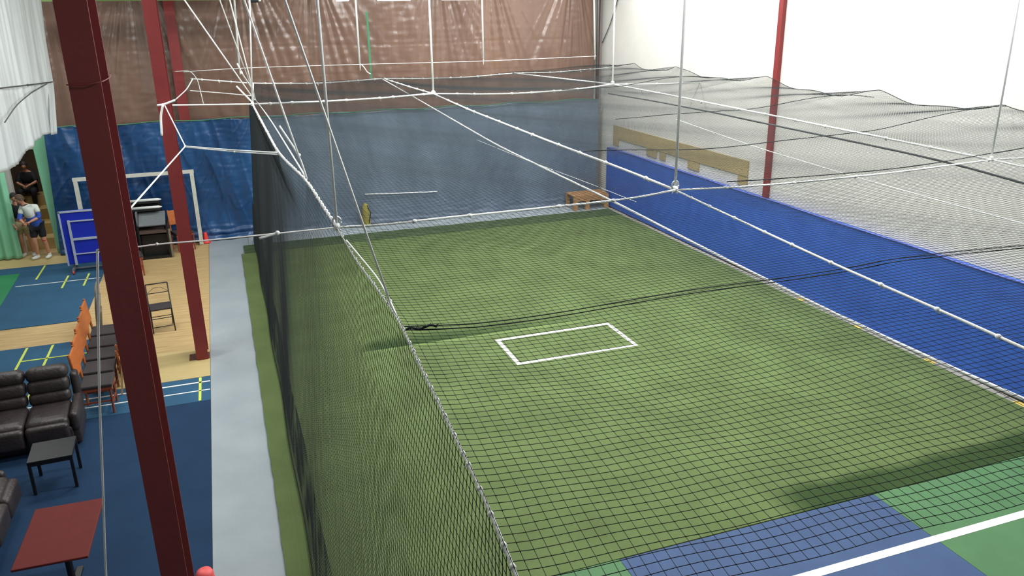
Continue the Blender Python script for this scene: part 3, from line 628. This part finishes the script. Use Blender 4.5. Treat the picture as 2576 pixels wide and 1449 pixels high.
# ------------------------------------------------------------------ chairs
def wood_chair(label, loc, rz, seatm=DKGREY, wm=ORW, lm=ORW2, group=None):
    """seat opens towards +x, backrest at -x"""
    t = thing('wooden_chair', label, 'chair', loc, rz, group)
    MB().box((.02, 0, .455), (.44, .46, .055), bev=.02).obj('seat', seatm, t)
    MB().box((.02, 0, .41), (.42, .44, .04)).obj('seat_frame', lm, t)
    bk = MB(); bk.box((-.225, 0, .8), (.03, .44, .36), ry=-.12, bev=.01); bk.obj('backrest', wm, t)
    for y in (-.2, .2):
        MB().tube([(-.2, y, 0), (-.205, y, .45), (-.25, y, 1.0)], .02, 6).obj('leg', wm, t); MB().tube([(.2, y, 0), (.2, y, .42)], .018, 6).obj('leg', lm, t)
        MB().box((0, y, .2), (.4, .016, .025)).obj('stretcher', lm, t)
    MB().box((.2, 0, .15), (.016, .4, .025)).obj('stretcher', lm, t)
    return t
names = ['nearest', 'second', 'third', 'fourth', 'farthest']
c0 = wood_chair('orange wooden chair, nearest', (-2.22, 12.36, .014), 0, group='orange chairs in a row')
for i in range(1, 5):
    copy_tree(c0, (-2.22-.03*i, 12.36+.555*i, .014), 0, 'orange wooden chair with dark padded seat, %s of the row of five' % (names[i] if i == 4 else names[i]+' from the sofa'))
c0['label'] = 'orange wooden chair with dark padded seat, nearest of the row of five'
wood_chair('orange wooden chair half hidden behind the middle red column', (-1.25, 21.3, .012), -1.2)
wood_chair('red-brown wooden chair mostly hidden behind the near column, in front of the cabinet', (-2.3, 19.5, .003), 0.2, wm=ORW2)
# pale folded wooden chairs leaning by the row
def folded_wood(loc, rz, label):
    t = thing('folded_wood_chair', label, 'folding chair', loc, rz, 'pale folded chairs')
    for y in (-.17, .17):
        MB().box((0, y, .4), (.025, .03, .82), ry=.14).obj('side_rail', PALEW, t); MB().box((.02, y*.8, .36), (.022, .026, .74), ry=-.16).obj('leg', ORW, t)
    for z in (.72, .62): MB().box((.045*(z/.4-1)+.0, 0, z), (.016, .33, .05), ry=.14).obj('back_slat', PALEW, t)
    MB().box((-.02, 0, .36), (.02, .3, .34), ry=.05).obj('seat', PALEW, t)
    return t
folded_wood((-1.93, 12.95, .014), .1, 'pale folded wooden chair leaning beside the orange row, nearer one')
folded_wood((-1.86, 13.4, .012), .05, 'pale folded wooden chair leaning beside the orange row, farther one')
# steel folding chair on the plywood
t = thing('folding_chair', 'black steel folding chair standing on the plywood floor', 'folding chair', (-1.49, 15.6, .002), .12)
for x in (-.19, .19):
    MB().tube([(x, -.22, 0), (x, 0, .42), (x, .2, .84)], .011, 6).obj('back_leg', BLACK, t, True); MB().tube([(x*.95, .2, 0), (x*.95, -.16, .44)], .011, 6).obj('front_leg', BLACK, t, True)
MB().box((0, -.03, .455), (.37, .38, .035), bev=.012).obj('seat', DKGREY, t)
bk = MB(); bk.tube([(-.19, .2, .84), (.19, .2, .84)], .011, 6); bk.tube([(-.19, .13, .68), (.19, .13, .68)], .008, 6)
bk.tube([(-.18, .14, .69), (-.06, .17, .77), (.06, .17, .77), (.18, .14, .69)], .004, 5); bk.obj('back_frame', BLACK, t, True)
fr = MB(); fr.tube([(-.19, -.17, .1), (.19, -.17, .1)], .008, 6); fr.tube([(-.19, .08, .18), (.19, .08, .18)], .008, 6); fr.tube([(-.19, -.08, .28), (.19, -.08, .28)], .007, 6); fr.obj('stretcher', BLACK, t, True)
# worn metal chairs folded behind the row
def metal_folded(loc, rz, label):
    t = thing('folded_metal_chair', label, 'folding chair', loc, rz, 'worn folded chairs')
    f = MB()
    for y in (-.19, .19): f.tube([(0, y, 0), (.04, y, .45), (.10, y, .86)], .011, 6)
    f.tube([(.10, -.19, .86), (.10, .19, .86)], .011, 6); f.tube([(.02, -.19, .2), (.02, .19, .2)], .009, 6); f.obj('frame', DUSTM, t, True)
    MB().box((.06, 0, .46), (.03, .35, .36), ry=.12, bev=.01).obj('seat', DUSTM, t); MB().box((.09, 0, .76), (.018, .36, .14), ry=.1, bev=.006).obj('backrest', DUSTM, t)
    return t
metal_folded((-2.52, 15.3, .002), .1, 'worn grey folded chair behind the orange row, nearest of three')
metal_folded((-2.6, 15.72, .002), .0, 'worn grey folded chair behind the orange row, middle of three')
metal_folded((-2.68, 16.12, .002), .05, 'worn grey folded chair behind the orange row, farthest of three')

# ------------------------------------------------------------------ leather sofas
def cushion(mb, c, d, rx=0, bev=.07, rz=0): mb.box(c, d, rx=rx, rz=rz, bev=min(bev, min(d)*.45))
def sofa(label, loc, rz, n, wdt=.56, arms=(0, 1)):
    """faces -y, runs towards -x from its right end at x=0"""
    t = thing('leather_sofa', label, 'sofa', loc, rz); L = n*wdt; t.scale = (1, 1, .92)
    o = MB(); cushion(o, (-L/2, -.35, .17), (L+.04, .86, .3), bev=.04); o.obj('base', LEATH, t)
    for i in range(n):
        x = -wdt*(i+.5)
        o = MB(); cushion(o, (x, -.5, .40), (wdt-.012, .68, .2)); cushion(o, (x, -.86, .30), (wdt-.02, .13, .3), bev=.05); o.obj('seat_cushion', LEATH, t, True)
        o = MB(); cushion(o, (x, -.14, .56), (wdt-.015, .2, .2), rx=-.15); cushion(o, (x, -.08, .73), (wdt-.015, .24, .22), rx=-.18); o.obj('lumbar_cushion', LEATH, t, True)
        o = MB(); cushion(o, (x, -.02, .91), (wdt-.01, .27, .22), rx=-.2, bev=.09); o.obj('head_cushion', LEATH, t, True)
    if arms[1]:
        o = MB(); cushion(o, (.05, -.36, .38), (.11, .84, .3), bev=.05); cushion(o, (.05, -.35, .17), (.1, .82, .3), bev=.03); cushion(o, (.05, .02, .55), (.1, .2, .62), bev=.045); o.obj('armrest', LEATH, t, True)
    if arms[0]:
        o = MB(); cushion(o, (-L-.08, -.35, .42), (.17, .9, .34), bev=.07); cushion(o, (-L-.08, -.35, .17), (.15, .86, .3), bev=.03); o.obj('armrest', LEATH, t, True)
    return t
sofa('dark brown leather reclining sofa with ribbed cushions beside the orange chairs', (-2.48, 12.05, .014), 0.06, 3, .54, (0, 1))
sofa('dark brown leather sofa cut by the left edge, beside the red-brown table', (-3.72, 9.9, .014), PI/2, 3, .56, (1, 1))

# black side table
t = thing('side_table', 'small black square side table in front of the leather sofa', 'table', (-2.5, 10.36, .014), .04)
MB().box((0, 0, .445), (.5, .52, .03), bev=.005).obj('tabletop', BLACK, t)
o = MB(); o.box((0, -.24, .41), (.46, .02, .04)); o.box((0, .24, .41), (.46, .02, .04)); o.box((-.23, 0, .41), (.02, .46, .04)); o.box((.23, 0, .41), (.02, .46, .04)); o.obj('apron', BLACK, t)
for x in (-.23, .23):
    for y in (-.24, .24): MB().box((x, y, .215), (.035, .035, .43)).obj('leg', BLACK, t)
# red-brown table
t = thing('cafe_table', 'red-brown topped table with a black pedestal at the lower left', 'table', (-2.01, 8.0, .014), -.03)
o = MB(); o.box((-.01, 0, .69), (.66, 1.04, .026), bev=.008); o.obj('tabletop', REDTOP, t)
o = MB(); o.tube([(0, 0, .02), (0, 0, .675)], .035, 12); o.box((0, 0, .665), (.4, .4, .015)); o.obj('pedestal', BLACK, t)
o = MB(); o.box((0, 0, .015), (.55, .07, .03), bev=.008); o.box((0, 0, .015), (.07, .7, .03), bev=.008); o.obj('foot', BLACK, t)

# wooden steps in the store room behind the doorway
o = MB()
for i in range(4): o.box((-4.62, 23.0+.5*i, .14+.28*i), (1.5, .52, .28))
tag(o.obj('wooden_steps', mat('light_step_wood', (186, 160, 104), .6, .1, 4)), 'light wooden steps seen through the doorway behind the players', 'steps')

# ------------------------------------------------------------------ people
def skinned(name, J, E, m, parent, sub=2, root=0):
    me = bpy.data.meshes.new(name); me.from_pydata([j[:3] for j in J], E, []); o = bpy.data.objects.new(name, me); COL.objects.link(o)
    md = o.modifiers.new('skin', 'SKIN'); md.use_smooth_shade = True
    for i, j in enumerate(J):
        r = j[3]; me.skin_vertices[0].data[i].radius = (r if isinstance(r, tuple) else (r, r)); me.skin_vertices[0].data[i].use_root = (i == root)
    s = o.modifiers.new('sub', 'SUBSURF'); s.levels = sub; s.render_levels = sub
    bpy.context.view_layer.update(); dg = bpy.context.evaluated_depsgraph_get()
    me2 = bpy.data.meshes.new_from_object(o.evaluated_get(dg)); me2.name = name; bpy.data.objects.remove(o)
    me2.materials.clear(); me2.materials.append(m); me2.polygons.foreach_set('use_smooth', [True]*len(me2.polygons))
    o = bpy.data.objects.new(name, me2); COL.objects.link(o)
    if parent: o.parent = parent
    return o
def head_mesh(c, f, up, r):
    """egg head with brow, nose, chin; c centre, f facing, up"""
    c = Vector(c); f = Vector(f).normalized(); up = Vector(up).normalized(); s = f.cross(up).normalized(); up = s.cross(f)
    mb = MB(); n = 20; m = 16; vs = []
    for j in range(m+1):
        th = PI*j/m
        for k in range(n):
            ph = 2*PI*k/n; x = math.sin(th)*math.cos(ph); y = math.sin(th)*math.sin(ph); z = math.cos(th)
            wx = .80 if z > -.2 else .80-.3*(-.2-z); fx = x*(1.0 if z > -.3 else .92)
            if x > .85 and -.35 < z < .15: fx += .16*(1-abs(z+.12)/.3)*(1-abs(y)*2.2)*(abs(y) < .42)
            vs.append(c+f*fx*r*.98+s*y*r*wx+up*z*r*1.22)
    mb.add(vs, [(j*n+k, j*n+(k+1) % n, (j+1)*n+(k+1) % n, (j+1)*n+k) for j in range(m) for k in range(n)])
    for sg in (-1, 1): mb.ball(c+s*sg*r*.82+up*-.05*r, r*.22, 8, 6, (.6, .6, 1.2))
    return mb, c, f, up, s
def hand(mb_parts, wrist, d, side_v, k=1.0):
    """palm, four fingers and thumb as skinned chains"""
    w0 = Vector(wrist); d = Vector(d).normalized(); s = Vector(side_v); s = (s-d*s.dot(d)).normalized(); nrm = d.cross(s)
    J = [(*w0, .022*k), (*(w0+d*.05*k), (.034*k, .018*k)), (*(w0+d*.085*k), (.036*k, .016*k))]; E = [(0, 1), (1, 2)]
    for i, (o, l) in enumerate(((-.028, .065), (-.009, .078), (.010, .072), (.028, .056))):
        b = w0+d*.088*k+s*o*k; a = b+d*l*.5*k+nrm*.008; e = b+d*l*.85*k+nrm*.03
        n = len(J); J += [(*b, .009*k), (*a, .0085*k), (*e, .0075*k)]; E += [(2, n), (n, n+1), (n+1, n+2)]
    b = w0+d*.035*k-s*.03*k; e = b+d*.035*k-s*.03*k; n = len(J); J += [(*b, .011*k), (*e, .009*k)]; E += [(1, n), (n, n+1)]
    return J, E
def person(label, loc, pose, cl, hair=HAIR, hr=.095):
    """pose: dict of joints; cl: clothing materials"""
    t = thing('person', label, 'person', loc); p = {k: Vector(v) for k, v in pose.items()}
    # body
    names_ = ['pel', 'waist', 'chest', 'neck', 'headb']; rad = [(.14, .10), (.12, .09), (.15, .105), .055, .06]
    J = [(*p[n], r) for n, r in zip(names_, rad)]; E = [(0, 1), (1, 2), (2, 3), (3, 4)]
    for sd in 'LR':
        n = len(J); J += [(*p['sh'+sd], .055), (*p['el'+sd], .042), (*p['wr'+sd], .028)]; E += [(2, n), (n, n+1), (n+1, n+2)]
        n = len(J); J += [(*p['hip'+sd], .085), (*p['kn'+sd], .058), (*p['ca'+sd], .055), (*p['an'+sd], .036)]; E += [(0, n), (n, n+1), (n+1, n+2), (n+2, n+3)]
        wr = p['wr'+sd]; d = (wr-p['el'+sd]).normalized(); HJ, HE = hand(None, wr+d*.01, d, (0, 0, 1), .9)
        o = len(J); J += HJ; E += [(a+o, b+o) for a, b in HE]+[(o-5, o)]
    body = skinned('body', J, E, SKIN, t)
    mb, c, f, up, s = head_mesh(p['head'], pose['face'], p['head']-p['neck']+Vector((0, 0, .15)), hr)
    hd = mb.obj('head', SKIN, t, True)
    eb = MB()
    for sg in (-1, 1): eb.ball(c+f*hr*.86+s*sg*hr*.33+up*.05*hr, hr*.12, 8, 6)
    eb.obj('eyes', BLACK, hd, True); MB().box(c+f*hr*.9-up*.55*hr, (hr*.4, hr*.14, hr*.10)).obj('mouth', REDB, hd)
    hb = MB(); n = 20; m = 9; vs = []
    for j in range(m+1):
        th = PI*.60*j/m
        for k in range(n):
            ph = 2*PI*k/n; x = math.cos(ph); lim = th*(1 if x < .2 else 1-.42*(x-.2)/.8); rr = hr*(1.1+.05*noise.noise(Vector((k, j*2, 3))))
            vs.append(c-f*.01+f*math.sin(lim)*x*rr+s*math.sin(lim)*math.sin(ph)*rr*.86+up*math.cos(lim)*rr*1.2)
    hb.add(vs, [(j*n+k, j*n+(k+1) % n, (j+1)*n+(k+1) % n, (j+1)*n+k) for j in range(m) for k in range(n)]); hb.obj('hair', hair, t, True)
    # clothes
    e = .022
    top = [(*p['waist'].lerp(p['chest'], -.25), (.175, .14)), (*p['chest'], (.155+e, .11+e)), (*(p['neck']*.62+p['chest']*.38), (.12, .10)), (*(p['neck']*.85+p['chest']*.15), (.075, .07))]; TE = [(0, 1), (1, 2), (2, 3)]
    for sd in 'LR':
        n = len(top); el = p['sh'+sd].lerp(p['el'+sd], cl.get('sleeve', .7)); top += [(*p['sh'+sd], .088), (*el, .062)]; TE += [(1, n), (n, n+1)]
    skinned('shirt', top, TE, cl['top'], t)
    if 'low' in cl:
        skinned('shirt_lower', [(*p['waist'].lerp(p['chest'], .6), (.185, .15)), (*p['waist'], (.195, .16)), (*p['pel'], (.185, .15)), (*(p['pel']-Vector((0, 0, .06))), (.17, .14))], [(0, 1), (1, 2), (2, 3)], cl['low'], t)
        for sd in 'LR': skinned('sleeve', [(*p['sh'+sd].lerp(p['el'+sd], .45), .064), (*p['el'+sd], .06), (*p['el'+sd].lerp(p['wr'+sd], .35), .05)], [(0, 1), (1, 2)], cl['low'], t)
    sh = [(*p['pel'], (.155, .12))]; SE = []
    for sd in 'LR':
        n = len(sh); k = cl.get('leg', .75); a = p['hip'+sd].lerp(p['kn'+sd], min(k, 1)); sh += [(*p['hip'+sd], .105), (*a, .09 if k < 1 else .075)]; SE += [(0, n), (n, n+1)]
        if k >= 1: sh += [(*p['ca'+sd], .068), (*p['an'+sd], .06)]; SE += [(n+1, n+2), (n+2, n+3)]
    skinned('shorts' if cl.get('leg', .75) < 1 else 'trousers', sh, SE, cl['bot'], t)
    for sd in 'LR':
        a = p['an'+sd]; fd = Vector(pose['toe'+sd]).normalized(); q = Vector((a.x, a.y, .045))
        skinned('shoe', [(*(q-fd*.05+Vector((0, 0, .03))), .045), (*(q+fd*.04), (.05, .045)), (*(q+fd*.15-Vector((0, 0, .008))), (.045, .032))], [(0, 1), (1, 2)], cl['shoe'], t)
        if cl.get('sock'): skinned('sock', [(*(a+Vector((0, 0, -.03))), .044), (*(a+Vector((0, 0, .06))), .043)], [(0, 1)], cl['sock'], t)
    return t, p
pose = dict(pel=(.09, 0, .86), waist=(.06, -.02, 1.02), chest=(.02, -.06, 1.22), neck=(-.06, -.1, 1.40), headb=(-.09, -.12, 1.46), head=(-.12, -.14, 1.53), face=(-.75, -.65, -.35),
            shL=(.17, -.05, 1.30), elL=(.22, -.14, 1.06), wrL=(.04, -.28, 1.0), shR=(-.13, -.06, 1.29), elR=(-.2, -.16, 1.06), wrR=(-.1, -.3, .98),
            hipL=(.17, 0, .83), knL=(.2, -.06, .46), caL=(.22, -.02, .3), anL=(.24, .0, .09), hipR=(.01, 0, .83), knR=(.0, -.08, .47), caR=(.0, -.04, .3), anR=(-.02, 0, .09), toeL=(-.35, -.9, 0), toeR=(-.8, -.6, 0))
bt, bp = person('person in white and blue jersey and dark shorts leaning forward by the doorway', (-4.6, 21.75, .014), pose, dict(top=SHW, low=SHB, bot=DKCL, shoe=TSHOE, sleeve=.6, leg=.85, sock=TSHOE))
kb = bp['knL']; skinned('knee_band', [(*(kb+Vector((0, 0, .05))), .064), (*(kb+Vector((0, 0, -.03))), .062)], [(0, 1)], REDB, bt)
pose2 = dict(pel=(0, 0, .84), waist=(-.02, -.02, 1.0), chest=(-.04, -.05, 1.2), neck=(-.05, -.08, 1.38), headb=(-.05, -.1, 1.44), head=(-.05, -.1, 1.52), face=(.3, -.9, -.3),
             shL=(.12, -.05, 1.28), elL=(.2, -.08, 1.04), wrL=(.1, -.22, .92), shR=(-.19, -.05, 1.28), elR=(-.27, -.08, 1.03), wrR=(-.14, -.22, .86),
             hipL=(.09, 0, .82), knL=(.1, -.04, .45), caL=(.1, 0, .3), anL=(.1, .03, .09), hipR=(-.09, 0, .82), knR=(-.1, -.05, .45), caR=(-.1, 0, .3), anR=(-.11, .03, .09), toeL=(.2, -1, 0), toeR=(-.3, -1, 0))
person('person in black top and cream shorts half hidden behind the player in white and blue', (-4.87, 22.12, .003), pose2, dict(top=DKCL, bot=KHAK, shoe=TSHOE, sleeve=.6, leg=.7), HAIRD)
pose3 = dict(pel=(0, 0, .45), waist=(0, -.03, .6), chest=(0, -.08, .8), neck=(0, -.12, .97), headb=(0, -.14, 1.03), head=(0, -.16, 1.1), face=(.1, -.95, -.3),
             shL=(.16, -.08, .87), elL=(.22, -.2, .66), wrL=(.06, -.36, .6), shR=(-.16, -.08, .87), elR=(-.22, -.2, .66), wrR=(-.06, -.36, .6),
             hipL=(.09, -.03, .45), knL=(.16, -.42, .47), caL=(.15, -.4, .3), anL=(.14, -.36, .09), hipR=(-.09, -.03, .45), knR=(-.16, -.42, .47), caR=(-.15, -.4, .3), anR=(-.14, -.36, .09), toeL=(.1, -1, 0), toeR=(-.1, -1, 0))
person('person in dark clothes sitting on the wooden steps beyond the doorway', (-5.02, 24.35, .84), pose3, dict(top=DKCL, bot=DKCL, shoe=BLACK, sleeve=1.0, leg=1.0), HAIRD)
